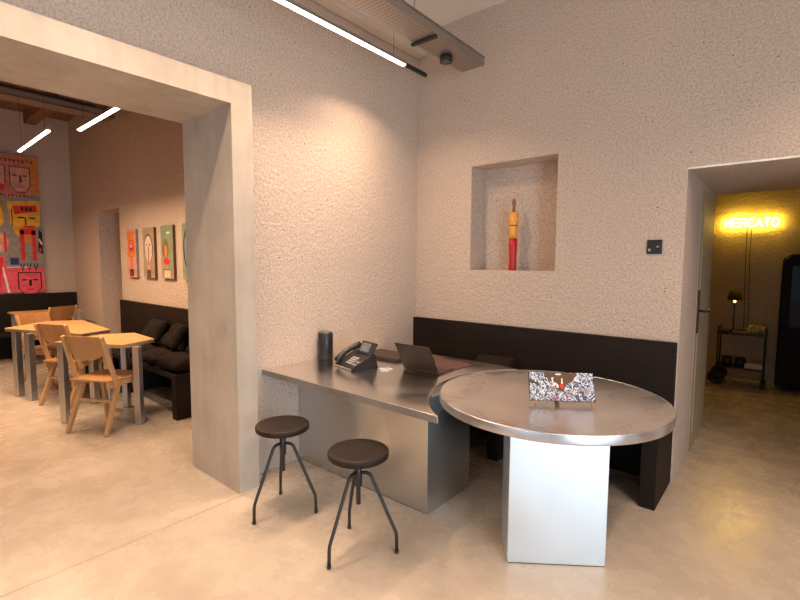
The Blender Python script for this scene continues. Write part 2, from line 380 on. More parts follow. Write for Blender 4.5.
# white door in the side of the passage
dr = thing('door_1', 'cream painted door in the left side of the doorway passage', 'door', (DX, 0.66, 0)); dr['kind'] = 'structure'
MB().box(-0.01, 0.004, 0, 0.80, 0.0, 2.03, 0.003).box(0.0, 0.009, 0.10, 0.70, 0.12, 1.92, 0.006).build('door_leaf', 'door_paint', dr)
hb = MB().box(0.003, 0.015, 0.035, 0.085, 0.93, 1.26, 0.003).build('handle_plate', 'black_metal', dr); tag(hb, 'tall black handle plate')
MB().tube([(0.012, 0.06, 1.10), (0.065, 0.06, 1.10), (0.073, 0.075, 1.10), (0.073, 0.20, 1.10)], 0.0095).build('door_lever', 'black_metal', hb)

# dining room ceiling timbers
for i, y in enumerate((-1.62, -2.45, -3.3, -4.15)):
    o = MB().box(-6.2, FB-0.02, y-0.07, y+0.07, 3.52, HL, 0.006).build('ceiling_joist', 'beam_wood')
    tag(o, ['brown timber joist nearest the wall of small paintings', 'second brown timber joist from the wall of small paintings', 'third brown timber joist from the wall of small paintings',
            'fourth brown timber joist from the wall of small paintings'][i], 'beam', 'timber joists of the dining room ceiling')
tag(MB().box(-4.55, -4.40, -6.48, YL, 3.36, 3.52, 0.006).build('ceiling_beam', 'beam_wood'), 'brown timber cross beam under the dining room ceiling joists', 'beam')
t = thing('cable_tray', 'grey steel cable tray hung below the dining room timbers', 'cable tray', (-3.78, -3.9, 3.20))
MB().box(-0.12, 0.12, -2.5, 2.6, 0, 0.008).box(-0.12, -0.114, -2.5, 2.6, 0, 0.06).box(0.114, 0.12, -2.5, 2.6, 0, 0.06).build('tray', 'tray_steel', t)
for y in (-2.0, -0.3, 1.6): MB().tube([(0, y, 0.008), (0, y, HL-3.20)], 0.005, 6).build('rod', 'tray_steel', t)
t = thing('lighting_track', 'black lighting track under the dining room ceiling', 'lighting track', (-3.5, -3.9, 3.2))
MB().box(-0.018, 0.018, -2.5, 2.35, 0.02, 0.045, 0.004).build('rail', 'black_metal', t)
for y in (-2.0, 0.2, 1.9): MB().tube([(0, y, 0.045), (0, y, HL-3.2)], 0.004, 6).build('rod', 'black_metal', t)

# ------------------------------------------------------------------ LED tube lamps
def led(label, p0, p1, zt, ceil, watts=30, cap=0.0, col=TUBE_COL, spread=98, group='LED tube lamps'):
    p0 = Vector(p0); p1 = Vector(p1); L = (p1-p0).length; rz = math.atan2(-(p1-p0).x, (p1-p0).y)
    t = thing('tube_lamp', label, 'lamp', (p0.x, p0.y, zt), rz, group)
    MB().box(-0.016, 0.016, 0, L, 0.010, 0.034, 0.001).build('housing', 'silver', t)
    MB().box(-0.0145, 0.0145, 0.002, L-0.002, 0.001, 0.0102).build('diffuser', 'tube', t)
    l = bpy.data.lights.new('tube_light', 'AREA'); l.shape = 'RECTANGLE'; l.size = 0.028; l.size_y = L-0.02
    l.energy = watts; l.color = col; l.spread = math.radians(spread)
    lo = bpy.data.objects.new('tube_light', l); COL.objects.link(lo); lo.parent = t; lo.location = (0, L/2, -0.001)
    if cap:
        l2 = bpy.data.lights.new('tube_end_light', 'AREA'); l2.shape = 'RECTANGLE'; l2.size = 0.028; l2.size_y = 0.25
        l2.energy = 9; l2.color = col; l2.spread = math.radians(140)
        lo2 = bpy.data.objects.new('tube_end_light', l2); COL.objects.link(lo2); lo2.parent = t; lo2.location = (0, L-0.14, -0.002)
    if cap: MB().box(-0.011, 0.011, L, L+cap, 0.0, 0.028, 0.003).tube([(0, L+cap, 0.014), (0, L+cap+0.012, 0.014)], 0.015, 8).build('end_rail', 'black_metal', t)
    for y in (0.12, L-0.12): MB().tube([(0, y, 0.03), (0, y, ceil-zt)], 0.0015, 5).build('wire', 'black_metal', t)
    return t
led('long glowing tube lamp hanging above the steel desk', (0.452, -3.35, 0), (0.462, -0.748, 0), 2.9, H, 26, cap=0.25)
led('added unseen tube lamp behind the viewer that lights the left wall', (1.55, -6.3, 0), (1.55, -3.7, 0), 2.9, H, 33, spread=140)  # unseen lamp, placed for more frontal light on the left wall
led('glowing tube lamp in the dining room, nearer the large painting', (-2.36, -2.27, 0), (-3.55, -2.26, 0), 2.6, HL, 26, 0, (1.0, 0.675, 0.43), 142)
led('glowing tube lamp in the dining room, nearer the concrete portal', (-1.19, -2.10, 0), (-2.14, -2.10, 0), 2.6, HL, 26, 0, (1.0, 0.675, 0.43), 142)
led('added unseen tube lamp that brightens the far dining room wall', (-5.6, -3.0, 0), (-2.4, -3.0, 0), 2.7, HL, 60, 0, (1.0, 0.675, 0.43), 155)  # unseen lamp, added to brighten the far wall and large painting
led('glowing tube lamp to the right of the viewer beyond the picture edge', (3.25, -3.6, 0), (3.25, -0.5, 0), 2.9, H, 44, spread=135)

# cable tray of the main room
t = thing('cable_tray', 'perforated steel cable tray hung beside the long tube lamp', 'cable tray', (0.725, -0.22, 2.98))
MB().box(-0.10, 0.10, -5.9, 0, 0, 0.004).build('tray_bottom', 'perforated', t)
MB().box(-0.10, -0.096, -5.9, 0, 0.004, 0.06).box(-0.108, -0.092, -5.9, 0, 0.056, 0.062).build('tray_side', 'perforated', t)
MB().box(0.096, 0.10, -5.9, 0, 0.004, 0.06).box(0.092, 0.108, -5.9, 0, 0.056, 0.062).build('tray_side', 'tray_steel', t)
MB().box(-0.115, 0.095, -0.64, -0.61, -0.018, -0.001, 0.003).build('cross_bracket', 'black_metal', t)
for x in (-0.045, 0.045):
    for y in (-0.80, -2.6, -4.4): MB().tube([(x, y, 0.004), (x, y, H-2.98)], 0.006, 8).build('hanger_rod', 'tray_steel', t)
for k, x in enumerate((-0.06, -0.01, 0.04)):
    MB().tube([(x, -5.8, 0.018), (x+0.01, -3, 0.020), (x-0.01, -1.5, 0.018), (x, -0.4, 0.018)], 0.009, 8).build('cable', 'black_plastic', t)
t = thing('ceiling_spotlight', 'small round black spotlight under the end of the cable tray', 'spotlight', (0.69, -0.54, 2.935))
MB().lathe([(0, 0.004), (0.035, 0.004), (0.045, 0.0), (0.047, 0.004), (0.047, 0.040), (0.03, 0.0446), (0, 0.0446)], 0, 0, 28).build('housing', 'black_metal', t)
MB().lathe([(0, 0.001), (0.03, 0.001), (0.03, 0.004), (0, 0.004)], 0, 0, 24).build('lens', 'grey_plastic', t)

# ------------------------------------------------------------------ bench along the niche wall
bn = thing('bench', 'long dark wooden bench with tall back below the square niche', 'bench', (0, 0, 0))
XB = 2.18
MB().box(0.003, XB, -0.042, -0.002, 0, 0.945, 0.003).build('backrest', 'dark_wood', bn)
MB().box(0.003, XB, -0.481, -0.042, 0.405, 0.445, 0.003).build('seat', 'dark_wood', bn)
for x0 in (0.02, 1.063, XB-0.0865): MB().box(x0, x0+0.0865, -0.481, -0.042, 0, 0.405, 0.003).build('leg', 'dark_wood', bn)
o = MB().pillow(0.36, 0.36, 0.13, T(0, 0, 0, 0, 0.75), 14, 1.0, 3).build('cushion', 'fabric_dark', None, (0.93, -0.22, 0.585))
tag(o, 'dark square cushion leaning on the bench back behind the round table', 'cushion')

# ------------------------------------------------------------------ steel desk
TC = Vector((1.73, -0.999)); TR = 0.606; TH = 0.728
dk = thing('desk', 'angular steel reception desk standing against the left wall', 'desk', (0, 0, 0))
pts = [(0.003, -1.694), (1.470, -1.694)]
CUT = [(-110.5, 0.742), (-118, 0.722), (-126, 0.700), (-134, 0.678), (-142, 0.660), (-152, 0.645), (-162, 0.634), (-172, 0.627), (-184, 0.624), (-196, 0.624), (-208, 0.624), (-220, 0.624), (-228, 0.624)]
for a, r in CUT[1:]: pts.append((TC.x+r*math.cos(math.radians(a)), TC.y+r*math.sin(math.radians(a))))
pts += [(1.20, -0.50), (0.003, -0.50)]
MB().prism(pts, TH-0.040, TH, 0.003).build('desk_top', 'steel_top', dk)
MB().box(0.003, 1.466, -1.696, -1.6935, TH-0.038, TH-0.002, 0.0005).build('edge_band', 'steel_trim', dk)
MB().box(0.003, 1.185, -1.390, -0.93, 0.004, TH-0.040, 0.003).build('pedestal', 'steel_desk', dk)
MB().box(0.006, 1.180, -1.386, -0.934, 0.0, 0.005).build('plinth', 'black_metal', dk)

# ------------------------------------------------------------------ round table
rtb = thing('round_table', 'round steel table standing in front of the dark bench', 'table', (TC.x, TC.y, 0))
prof = [(0, TH-0.045), (TR-0.004, TH-0.045), (TR, TH-0.041), (TR, TH-0.004), (TR-0.004, TH), (0, TH)]
tt = MB().lathe([(0, TH-0.045), (TR-0.004, TH-0.045), (TR-0.004, TH-0.001), (0, TH-0.001)], 0, 0, 128, None, False)
tt.build('table_top', 'steel_round', rtb)
eb = MB().lathe([(TR-0.006, TH-0.046), (TR-0.001, TH-0.045), (TR, TH-0.041), (TR, TH-0.003), (TR-0.002, TH), (TR-0.008, TH), (TR-0.008, TH-0.02)], 0, 0, 128).build('edge_band', 'steel_edge', rtb)
ex = Vector((0.374, 0.277, 0)).normalized(); ey = Vector((-ex.y, ex.x, 0)); p0 = Vector((1.736, -1.477, 0))-Vector((TC.x, TC.y, 0))
mt = Matrix(((ex.x, ey.x, 0, p0.x), (ex.y, ey.y, 0, p0.y), (0, 0, 1, 0), (0, 0, 0, 1)))
MB().box(0, 0.466, 0, 0.178, 0.004, TH-0.045, 0.003, mt).build('pedestal', 'steel_base', rtb)
MB().box(0.15, 0.316, 0.178, 0.62, 0.004, TH-0.045, 0.003, mt).build('rear_pedestal', 'steel_base', rtb)
MB().box(0.003, 0.463, 0.003, 0.175, 0, 0.005, 0, mt).build('plinth', 'black_metal', rtb)

# decorated panel on the round table
px0 = Vector((1.745, -1.228)); px1 = Vector((1.983, -1.064)); d = (px1-px0).normalized(); ang = math.atan2(d.y, d.x)
dp = thing('picture_stand', 'small swirl patterned picture panel with two birds on the round table', 'picture', (px0.x, px0.y, TH), ang)
tilt = T(0, 0.010, 0.022, 0, -0.42)
pb = MB().use('p_black').box(-0.022, 0.306, 0.0, 0.010, 0, 0.150, 0.001, tilt)
pb.use('swirl').box(-0.020, 0.304, -0.0012, 0.0, 0.002, 0.148, 0, tilt)
pb.use('p_brown')
def flat(mb, pts, y0, y1, mtx):
    """polygon in the x-z plane with thickness from y0 to y1"""
    mb.prism([(p[0], p[1]) for p in pts], -y1, -y0, 0, mtx @ Matrix.Rotation(PI/2, 4, 'X')); return mb
def ell(cx, cz, rx, rz, n=24, a=0): return [(cx+rx*math.cos(2*PI*i/n)*math.cos(a)-rz*math.sin(2*PI*i/n)*math.sin(a), cz+rx*math.cos(2*PI*i/n)*math.sin(a)+rz*math.sin(2*PI*i/n)*math.cos(a)) for i in range(n)]
flat(pb, [(0.055, 0.147), (0.225, 0.147), (0.20, 0.105), (0.165, 0.085), (0.15, 0.05), (0.125, 0.05), (0.11, 0.085), (0.075, 0.11)], -0.0022, -0.0012, tilt)
pb.use('p_white'); flat(pb, ell(0.112, 0.082, 0.018, 0.011, 16, -0.7), -0.0034, -0.0022, tilt); flat(pb, [(0.098, 0.088), (0.104, 0.092), (0.100, 0.115), (0.108, 0.121), (0.094, 0.122), (0.092, 0.115)], -0.0034, -0.0022, tilt)
flat(pb, [(0.140, 0.09), (0.150, 0.09), (0.148, 0.118), (0.143, 0.118)], -0.0034, -0.0022, tilt); flat(pb, ell(0.128, 0.138, 0.016, 0.004, 14), -0.0034, -0.0022, tilt)
pb.use('p_red'); flat(pb, ell(0.143, 0.078, 0.010, 0.012, 14), -0.0034, -0.0022, tilt); flat(pb, ell(0.112, 0.074, 0.006, 0.007, 10), -0.0040, -0.0034, tilt)
pb.build('panel', None, dp)
for x in (0.0, 0.285): MB().bar((x, -0.004, 0), (x, 0.014, 0.036), 0.006, 0.006, 0.001).build('leg', 'copper', dp)
MB().bar((0.14, 0.13, 0.0), (0.14, 0.068, 0.118), 0.02, 0.006, 0.001).build('strut', 'black_metal', dp)

# ------------------------------------------------------------------ stools
def stool(label, loc):
    t = thing('stool', label, 'stool', loc, 0, 'black swivel stools at the desk')
    MB().lathe([(0, 0.487), (0.146, 0.487), (0.152, 0.492), (0.153, 0.514), (0.148, 0.520), (0.12, 0.5195), (0, 0.518)], 0, 0, 48).build('seat', 'stool_wood', t)
    MB().cyl(0, 0, 0.24, 0.475, 0.0115, 16, 0.002).cyl(0, 0, 0.472, 0.487, 0.03, 20, 0.002).build('screw_post', 'black_metal', t)
    MB().cyl(0, 0, 0.335, 0.45, 0.0185, 20, 0.002).build('hub', 'black_metal', t)
    for a in (-90, 32, 150):
        ca, sa = math.cos(math.radians(a)), math.sin(math.radians(a))
        prof = [(0.012, 0.405), (0.035, 0.406), (0.050, 0.403), (0.062, 0.394), (0.070, 0.380), (0.155, 0.190), (0.186, 0.122), (0.193, 0.104), (0.195, 0.085), (0.197, 0.006)]
        MB().tube([(r*ca, r*sa, z) for r, z in prof], 0.0088, 10).cyl(0.197*ca, 0.197*sa, 0, 0.012, 0.011, 12).build('leg', 'black_metal', t)
    return t
s1 = stool('dark swivel stool standing nearer the concrete portal', (0.51, -1.893, 0))
dup(s1, (1.11, -1.87, 0), 0, 'dark swivel stool standing nearer the round table')

# ------------------------------------------------------------------ desk objects
t = thing('speaker', 'black cylindrical speaker standing on the desk against the wall', 'speaker', (0.062, -1.18, TH))
MB().lathe([(0, 0), (0.052, 0), (0.056, 0.006), (0.056, 0.196), (0.051, 0.203), (0, 0.203)], 0, 0, 40).build('body', 'black_plastic', t)
MB().lathe([(0, 0.203), (0.048, 0.203), (0.046, 0.206), (0, 0.206)], 0, 0, 32).build('top_plate', 'grey_plastic', t)
o = MB().tube([(0.137, -1.16, TH+0.003), (0.19, -1.155, TH+0.003), (0.24, -1.175, TH+0.003), (0.275, -1.20, TH+0.003)], 0.003, 6).build('power_cord', 'black_plastic'); tag(o, 'short black cord on the desk between speaker and telephone', 'cord')

ph = thing('telephone', 'black desk telephone with tilted display and cord handset', 'telephone', (0.425, -1.205, TH), math.radians(-12))
def wedge(mb, x0, x1, prof, bev=0.003):
    """profile in (y,z) extruded along x"""
    mt = Matrix(((0, 0, 1, 0), (1, 0, 0, 0), (0, 1, 0, 0), (0, 0, 0, 1)))
    mb.prism(prof, x0, x1, bev, mt); return mb
wedge(MB(), -0.115, 0.115, [(-0.115, 0), (-0.115, 0.016), (-0.10, 0.024), (0.055, 0.098), (0.075, 0.095), (0.085, 0.07), (0.10, 0)]).build('body', 'black_plastic', ph)
slope = math.atan2(0.098-0.024, 0.155)
fm = T(0, -0.10, 0.0245, 0, slope)
kb = MB()
for i in range(3):
    for j in range(4): kb.box(-0.022+i*0.027, -0.003+i*0.027, 0.022+j*0.021, 0.036+j*0.021, 0, 0.004, 0.001, fm)
kb.build('keypad', 'key_grey', ph)
MB().box(0.068, 0.080, 0.02, 0.034, 0, 0.003, 0.001, fm).box(0.068, 0.080, 0.05, 0.064, 0, 0.003, 0.001, fm).box(0.090, 0.102, 0.02, 0.034, 0, 0.003, 0.001, fm).box(0.090, 0.102, 0.05, 0.064, 0, 0.003, 0.001, fm).build('side_key', 'key_grey', ph)
MB().box(-0.105, 0.105, -0.1175, -0.1145, 0.004, 0.014, 0.001).build('front_trim', 'silver', ph)
dm = T(0.035, 0.035, 0.085, 0, 0.95)
db = MB().box(-0.085, 0.085, 0, 0.10, -0.009, 0.009, 0.004, dm).build('display', 'black_plastic', ph)
MB().box(-0.066, 0.040, 0.018, 0.085, 0.0085, 0.0105, 0.001, dm).build('screen', 'screen', db)
hm = T(-0.083, -0.10, 0.036, 0, slope)
hs = MB(); hs.tube([(0, -0.012, 0.012), (0, 0.02, 0.020), (0, 0.07, 0.030), (0, 0.12, 0.030), (0, 0.17, 0.020), (0, 0.205, 0.012)], [0.024, 0.023, 0.019, 0.019, 0.023, 0.025], 14)
for v in hs.bm.verts: v.co = hm @ v.co
hs.build('handset', 'black_plastic', ph)
cp = [(-0.085+0.0045*math.cos(i*1.3)-0.045*math.sin(min(1, i/70)*PI), -0.115+0.0+0.10*i/90, 0.012+0.0045*math.sin(i*1.3)) for i in range(91)]
MB().tube(cp, 0.0018, 5).build('handset_cord', 'black_plastic', ph)

lp = thing('laptop', 'open dark laptop on the desk seen from behind its lid', 'laptop', (0.86, -1.04, TH))
MB().box(-0.145, 0.145, 0.0, 0.185, 0.003, 0.015, 0.003).build('base', 'laptop_base', lp)
MB().box(-0.12, 0.12, 0.03, 0.12, 0.0148, 0.0165, 0.0005).build('keyboard', 'black_plastic', lp)
lm = T(0, 0.004, 0.014, 0, 0.50)
ld = MB().box(-0.145, 0.145, -0.005, 0.002, 0, 0.205, 0.002, lm).build('lid', 'laptop', lp)
MB().box(-0.137, 0.137, 0.002, 0.0028, 0.012, 0.196, 0, lm).build('screen', 'fridge_glass', ld)
for fx in (-0.12, 0.12):
    for fy in (0.025, 0.165): MB().box(fx-0.01, fx+0.01, fy-0.005, fy+0.005, 0, 0.0032).build('foot', 'black_plastic', lp)
o = MB().prism([(0.66, -0.80), (1.005, -0.985), (1.02, -0.63), (0.66, -0.60)], TH, TH+0.006, 0.001).build('desk_pad', 'leather'); tag(o, 'reddish brown leather desk pad lying behind the laptop', 'desk pad')
o = MB().box(-0.19, 0.19, -0.12, 0.12, 0, 0.022, 0.004).build('folder', 'dark_leather', None, (0.36, -0.80, TH), 0.0); tag(o, 'closed dark brown folder lying behind the telephone', 'folder')
cpts = []
for i in range(70):
    a = i/69; cpts.append((0.585+0.09*a+0.028*math.sin(a*13), -1.10-0.06*a+0.07*math.cos(a*11)*0.5, TH+0.0018))
o = MB().tube(cpts, 0.0017, 6).build('charging_cable', 'white_cable'); tag(o, 'white cable coiled on the desk between telephone and laptop', 'cable')

# ------------------------------------------------------------------ niche figure and switch
t = thing('candle_figure', 'slim red and yellow turned wooden figure standing in the niche', 'figurine', (0.94, 0.11, 1.399))
MB().lathe([(0, 0), (0.030, 0), (0.032, 0.01), (0.030, 0.10), (0.035, 0.19), (0.033, 0.265), (0, 0.265)], 0, 0, 24).build('red_base', 'red_cloth', t)
MB().lathe([(0, 0.265), (0.036, 0.265), (0.034, 0.31), (0.036, 0.345), (0.032, 0.37), (0.040, 0.398), (0.044, 0.43), (0.040, 0.462), (0.022, 0.482), (0, 0.485)], 0, 0, 24).build('yellow_body', 'yellow_wood', t)
MB().lathe([(0.031, 0.366), (0.0355, 0.369), (0.0355, 0.374), (0.031, 0.377)], 0, 0, 24).build('red_ring', 'red_cloth', t)
MB().lathe([(0, 0.482), (0.012, 0.482), (0.011, 0.53), (0.016, 0.55), (0.014, 0.582), (0.006, 0.592), (0, 0.593)], 0, 0, 16).build('tip', 'copper', t)
t = thing('light_switch', 'square black switch plate on the plaster between niche and doorway', 'switch', (2.018, 0, 1.57))
MB().box(-0.045, 0.045, -0.010, 0.0, -0.047, 0.047, 0.003).build('plate', 'black_plastic', t)
MB().box(-0.038, -0.003, -0.013, -0.009, -0.036, 0.036, 0.002).box(0.003, 0.038, -0.013, -0.009, -0.036, 0.036, 0.002).build('rocker', 'black_plastic', t)
MB().box(-0.035, -0.022, -0.0136, -0.0128, -0.028, -0.012).build('marking', 'key_grey', t)
MB().box(0.014, 0.026, -0.0136, -0.0128, -0.004, 0.006).build('marking', 'key_grey', t)

# ------------------------------------------------------------------ dining room: benches and cushions
bn = thing('bench', 'dark wooden bench with tall back below the four small paintings', 'bench', (0, YL, 0))
MB().box(-4.14, -1.50, -0.045, -0.002, 0, 0.945, 0.003).build('backrest', 'dark_wood', bn)
MB().box(-4.14, -1.50, -0.49, -0.045, 0.375, 0.42, 0.003).build('seat', 'dark_wood', bn)
for x0 in (-4.14, -2.9, -1.59): MB().box(x0, x0+0.09, -0.49, -0.045, 0, 0.375, 0.003).build('leg', 'dark_wood', bn)
bn = thing('bench', 'dark wooden bench with tall back below the large painting', 'bench', (XL, 0, 0))
MB().box(0.002, 0.06, -5.5, YL-0.01, 0, 0.96, 0.003).build('backrest', 'dark_wood', bn)
MB().box(0.06, 0.50, -5.5, YL-0.01, 0.375, 0.42, 0.003).build('seat', 'dark_wood', bn)
for y0 in (-5.5, -3.4, -1.24): MB().box(0.06, 0.50, y0, y0+0.09, 0, 0.375, 0.003).build('leg', 'dark_wood', bn)
def cush(label, x, y, z, sx, sy, h, rz, rx, seed, m):
    o = MB().pillow(sx, sy, h, T(0, 0, 0, 0, rx), 16, 1.0, seed).build('cushion', m, None, (x, y, z), rz)
    return tag(o, label, 'cushion', 'dark cushions on the dining room bench')
cush('flat dark brown seat cushion at the near end of the dining bench', -1.74, YL-0.29, 0.490, 0.46, 0.42, 0.16, 0.05, 0, 1, 'fabric_pillow')
cush('flat dark brown seat cushion second from the near end of the bench', -2.24, YL-0.28, 0.482, 0.44, 0.40, 0.12, -0.06, 0, 2, 'fabric_dark')
cush('flat dark brown seat cushion deepest along the dining bench', -2.75, YL-0.28, 0.482, 0.44, 0.40, 0.12, 0.03, 0, 5, 'fabric_dark')
cush('square brown pillow leaning on the bench back nearest the portal', -1.62, YL-0.17, 0.675, 0.32, 0.30, 0.13, 0.1, 0.95, 3, 'fabric_pillow')
cush('square dark pillow leaning on the bench back behind the near dining table', -2.22, YL-0.17, 0.675, 0.36, 0.30, 0.13, -0.1, 0.95, 4, 'fabric_pillow')
cush('square dark pillow leaning on the bench back, farthest from the portal', -2.75, YL-0.17, 0.675, 0.36, 0.30, 0.13, 0.05, 0.95, 6, 'fabric_dark')

# ------------------------------------------------------------------ dining tables
def dtable(label, poly, legs, h=0.74, ang=0.6, lw=0.056, edge=0.022):
    cx = sum(p[0] for p in poly)/len(poly); cy = sum(p[1] for p in poly)/len(poly)
    t = thing('dining_table', label, 'table', (cx, cy, 0), 0, 'dining tables with steel legs')
    loc = [(p[0]-cx, p[1]-cy) for p in poly]
    MB().prism(loc, h-edge+0.010, h, 0.002).build('table_top', 'table_wood', t)
    fr = [(p[0]*0.997, p[1]*0.997) for p in loc]
    MB().prism(fr, h-edge-0.012, h-edge+0.010, 0).build('steel_frame', 'steel_leg', t)
    for (x, y, a) in legs:
        MB().box(-lw/2, lw/2, -lw/2, lw/2, 0.006, h-edge-0.012, 0.002, T(x-cx, y-cy, 0, a)).box(-lw/2+0.005, lw/2-0.005, -lw/2+0.005, lw/2-0.005, 0, 0.006, 0, T(x-cx, y-cy, 0, a)).build('leg', 'steel_leg', t)
    return t
dtable('wood topped dining table nearest the concrete portal', [(-2.24, -2.34), (-1.64, -1.99), (-1.78, -1.68), (-2.31, -1.66), (-2.42, -1.92)],
       [(-2.22, -2.29, 0.6), (-1.668, -1.872, 0.6), (-2.29, -1.76, 0.6), (-2.33, -1.90, 0.6)])
dtable('wood topped dining table in the middle of the three', [(-3.66, -2.45), (-2.62, -2.03), (-2.74, -1.74), (-3.88, -1.68), (-4.05, -2.0)],
       [(-3.58, -2.37, 0.4), (-3.27, -2.32, 0.4), (-2.675, -1.925, 0.4), (-3.60, -1.75, 0.4)], lw=0.062)
dtable('wood topped dining table farthest away at the bench below the large painting', [(-5.67, -2.10), (-5.24, -2.10), (-5.24, -1.30), (-5.67, -1.30)],
       [(-5.62, -2.04, 0), (-5.29, -2.04, 0), (-5.62, -1.36, 0), (-5.29, -1.36, 0)])

# ------------------------------------------------------------------ dining chairs
def chair(label, loc, rz):
    """wooden chair, seat centre at the origin, facing +y"""
    t = thing('dining_chair', label, 'chair', loc, rz, 'plywood dining chairs')
    hw = 0.20
    seat = [(-0.19, -0.19), (0.19, -0.19), (0.205, -0.05), (0.21, 0.10), (0.19, 0.18), (0.12, 0.205), (-0.12, 0.205), (-0.19, 0.18), (-0.21, 0.10), (-0.205, -0.05)]
    MB().prism(seat, 0.440, 0.456, 0.004).build('seat', 'beech_dark', t)
    MB().box(-0.185, -0.160, -0.185, 0.18, 0.385, 0.440, 0.003).box(0.160, 0.185, -0.185, 0.18, 0.385, 0.440, 0.003).box(-0.16, 0.16, 0.150, 0.175, 0.385, 0.440, 0.003).build('seat_frame', 'beech', t)
    for s in (-1, 1):
        # back post: from below the seat up and backwards
        MB().bar((s*0.197, -0.10, 0.375), (s*0.190, -0.238, 0.835), 0.024, 0.042, 0.005, (1, 0, 0), 0.85).build('back_post', 'beech', t)
        MB().bar((s*0.190, -0.235, 0), (s*0.172, -0.06, 0.44), 0.026, 0.036, 0.005, (1, 0, 0), 1.25).build('rear_leg', 'beech', t)
        MB().bar((s*0.170, 0.165, 0), (s*0.168, 0.12, 0.44), 0.026, 0.034, 0.005, (1, 0, 0), 1.25).build('front_leg', 'beech', t)
    MB().bar((-0.176, -0.13, 0.265), (0.176, -0.13, 0.265), 0.018, 0.026, 0.004, (0, 1, 0)).build('stretcher', 'beech', t)
    # curved back panel with a bowed lower edge
    bm = MB(); n = 14; rows = 5; V = {}
    for i in range(n+1):
        u = i/n*2-1
        zt = 0.838-0.006*u*u; zb = 0.625+0.075*abs(u)**2.2*1.0
        for j in range(rows+1):
            z = zb+(zt-zb)*j/rows
            y = -0.10-0.138*(z-0.375)/0.46-0.030*(1-u*u)+0.012
            for k, dy in ((0, -0.006), (1, 0.006)): V[i, j, k] = bm.bm.verts.new((u*0.185, y+dy, z))
    for i in range(n):
        for j in range(rows):
            bm.bm.faces.new((V[i, j, 0], V[i+1, j, 0], V[i+1, j+1, 0], V[i, j+1, 0])); bm.bm.faces.new((V[i, j, 1], V[i, j+1, 1], V[i+1, j+1, 1], V[i+1, j, 1]))
    for i in range(n):
        bm.bm.faces.new((V[i, 0, 0], V[i, 0, 1], V[i+1, 0, 1], V[i+1, 0, 0])); bm.bm.faces.new((V[i, rows, 0], V[i+1, rows, 0], V[i+1, rows, 1], V[i, rows, 1]))
    for j in range(rows):
        bm.bm.faces.new((V[0, j, 0], V[0, j+1, 0], V[0, j+1, 1], V[0, j, 1])); bm.bm.faces.new((V[n, j, 0], V[n, j, 1], V[n, j+1, 1], V[n, j+1, 0]))
    for f in bm.bm.faces: f.smooth = False
    bm.build('backrest', 'beech_dark', t)
    return t
cA = chair('wooden chair nearest the viewer at the near dining table', (-1.84, -2.06, 0), math.radians(29))
dup(cA, (-2.92, -2.02, 0), math.radians(25), 'wooden chair at the middle dining table with its back to the viewer')
dup(cA, (-3.90, -2.0, 0), math.radians(-58), 'wooden chair at the far left end of the middle dining table')
dup(cA, (-5.14, -1.72, 0), math.radians(116), 'orange wooden chair pulled up to the farthest dining table')

# ------------------------------------------------------------------ paintings
def canvas(label, x0, x1, z0, z1, draw, side):
    o = MB().use(side); W = x1-x0; Hh = z1-z0
    o.box(0, W, -0.030, -0.002, 0, Hh, 0.001)
    mt = Matrix.Identity(4)
    draw(o, W, Hh, mt)
    ob = o.build('small_painting', None, None, (x0, YL, z0))
    return tag(ob, label, 'painting', 'narrow paintings above the dining bench')
Y0 = -0.0308
def rect(x0, x1, z0, z1): return [(x0, z0), (x1, z0), (x1, z1), (x0, z1)]
def lay(o, m, pts, k, mt): o.use(m); flat(o, pts, Y0-0.0008*(k+1), Y0-0.0008*k+0.0006, mt)
def d1(o, W, Hh, mt):
    lay(o, 'p_salmon', rect(0, W, 0, Hh), 0, mt); lay(o, 'p_orange', rect(W*.12, W*.9, Hh*.42, Hh*.97), 1, mt)
    lay(o, 'p_red', ell(W*.5, Hh*.66, W*.3, Hh*.13), 2, mt); lay(o, 'p_salmon', ell(W*.5, Hh*.68, W*.18, Hh*.07), 3, mt)
    lay(o, 'p_brown', rect(W*.25, W*.72, Hh*.02, Hh*.17), 2, mt); lay(o, 'p_rose', rect(W*.36, W*.60, Hh*.17, Hh*.45), 2, mt); lay(o, 'p_black', rect(W*.3, W*.66, Hh*.13, Hh*.15), 3, mt)
    lay(o, 'p_black', rect(W*.40, W*.60, Hh*.60, Hh*.615), 4, mt); lay(o, 'p_black', ell(W*.42, Hh*.70, W*.05, Hh*.012), 4, mt); lay(o, 'p_black', ell(W*.58, Hh*.70, W*.05, Hh*.012), 4, mt)
def d2(o, W, Hh, mt):
    lay(o, 'p_taupe', rect(0, W, 0, Hh), 0, mt); lay(o, 'p_brown', ell(W*.5, Hh*.58, W*.38, Hh*.30), 1, mt); lay(o, 'p_cream', ell(W*.5, Hh*.57, W*.33, Hh*.27), 2, mt)
    lay(o, 'p_brown', rect(W*.47, W*.53, Hh*.25, Hh*.62), 3, mt); lay(o, 'p_salmon', rect(W*.38, W*.64, Hh*.13, Hh*.32), 3, mt); lay(o, 'p_brown', rect(W*.32, W*.66, Hh*.01, Hh*.16), 4, mt)
    lay(o, 'p_brown', ell(W*.36, Hh*.66, W*.07, Hh*.015), 3, mt); lay(o, 'p_brown', ell(W*.64, Hh*.66, W*.07, Hh*.015), 3, mt)
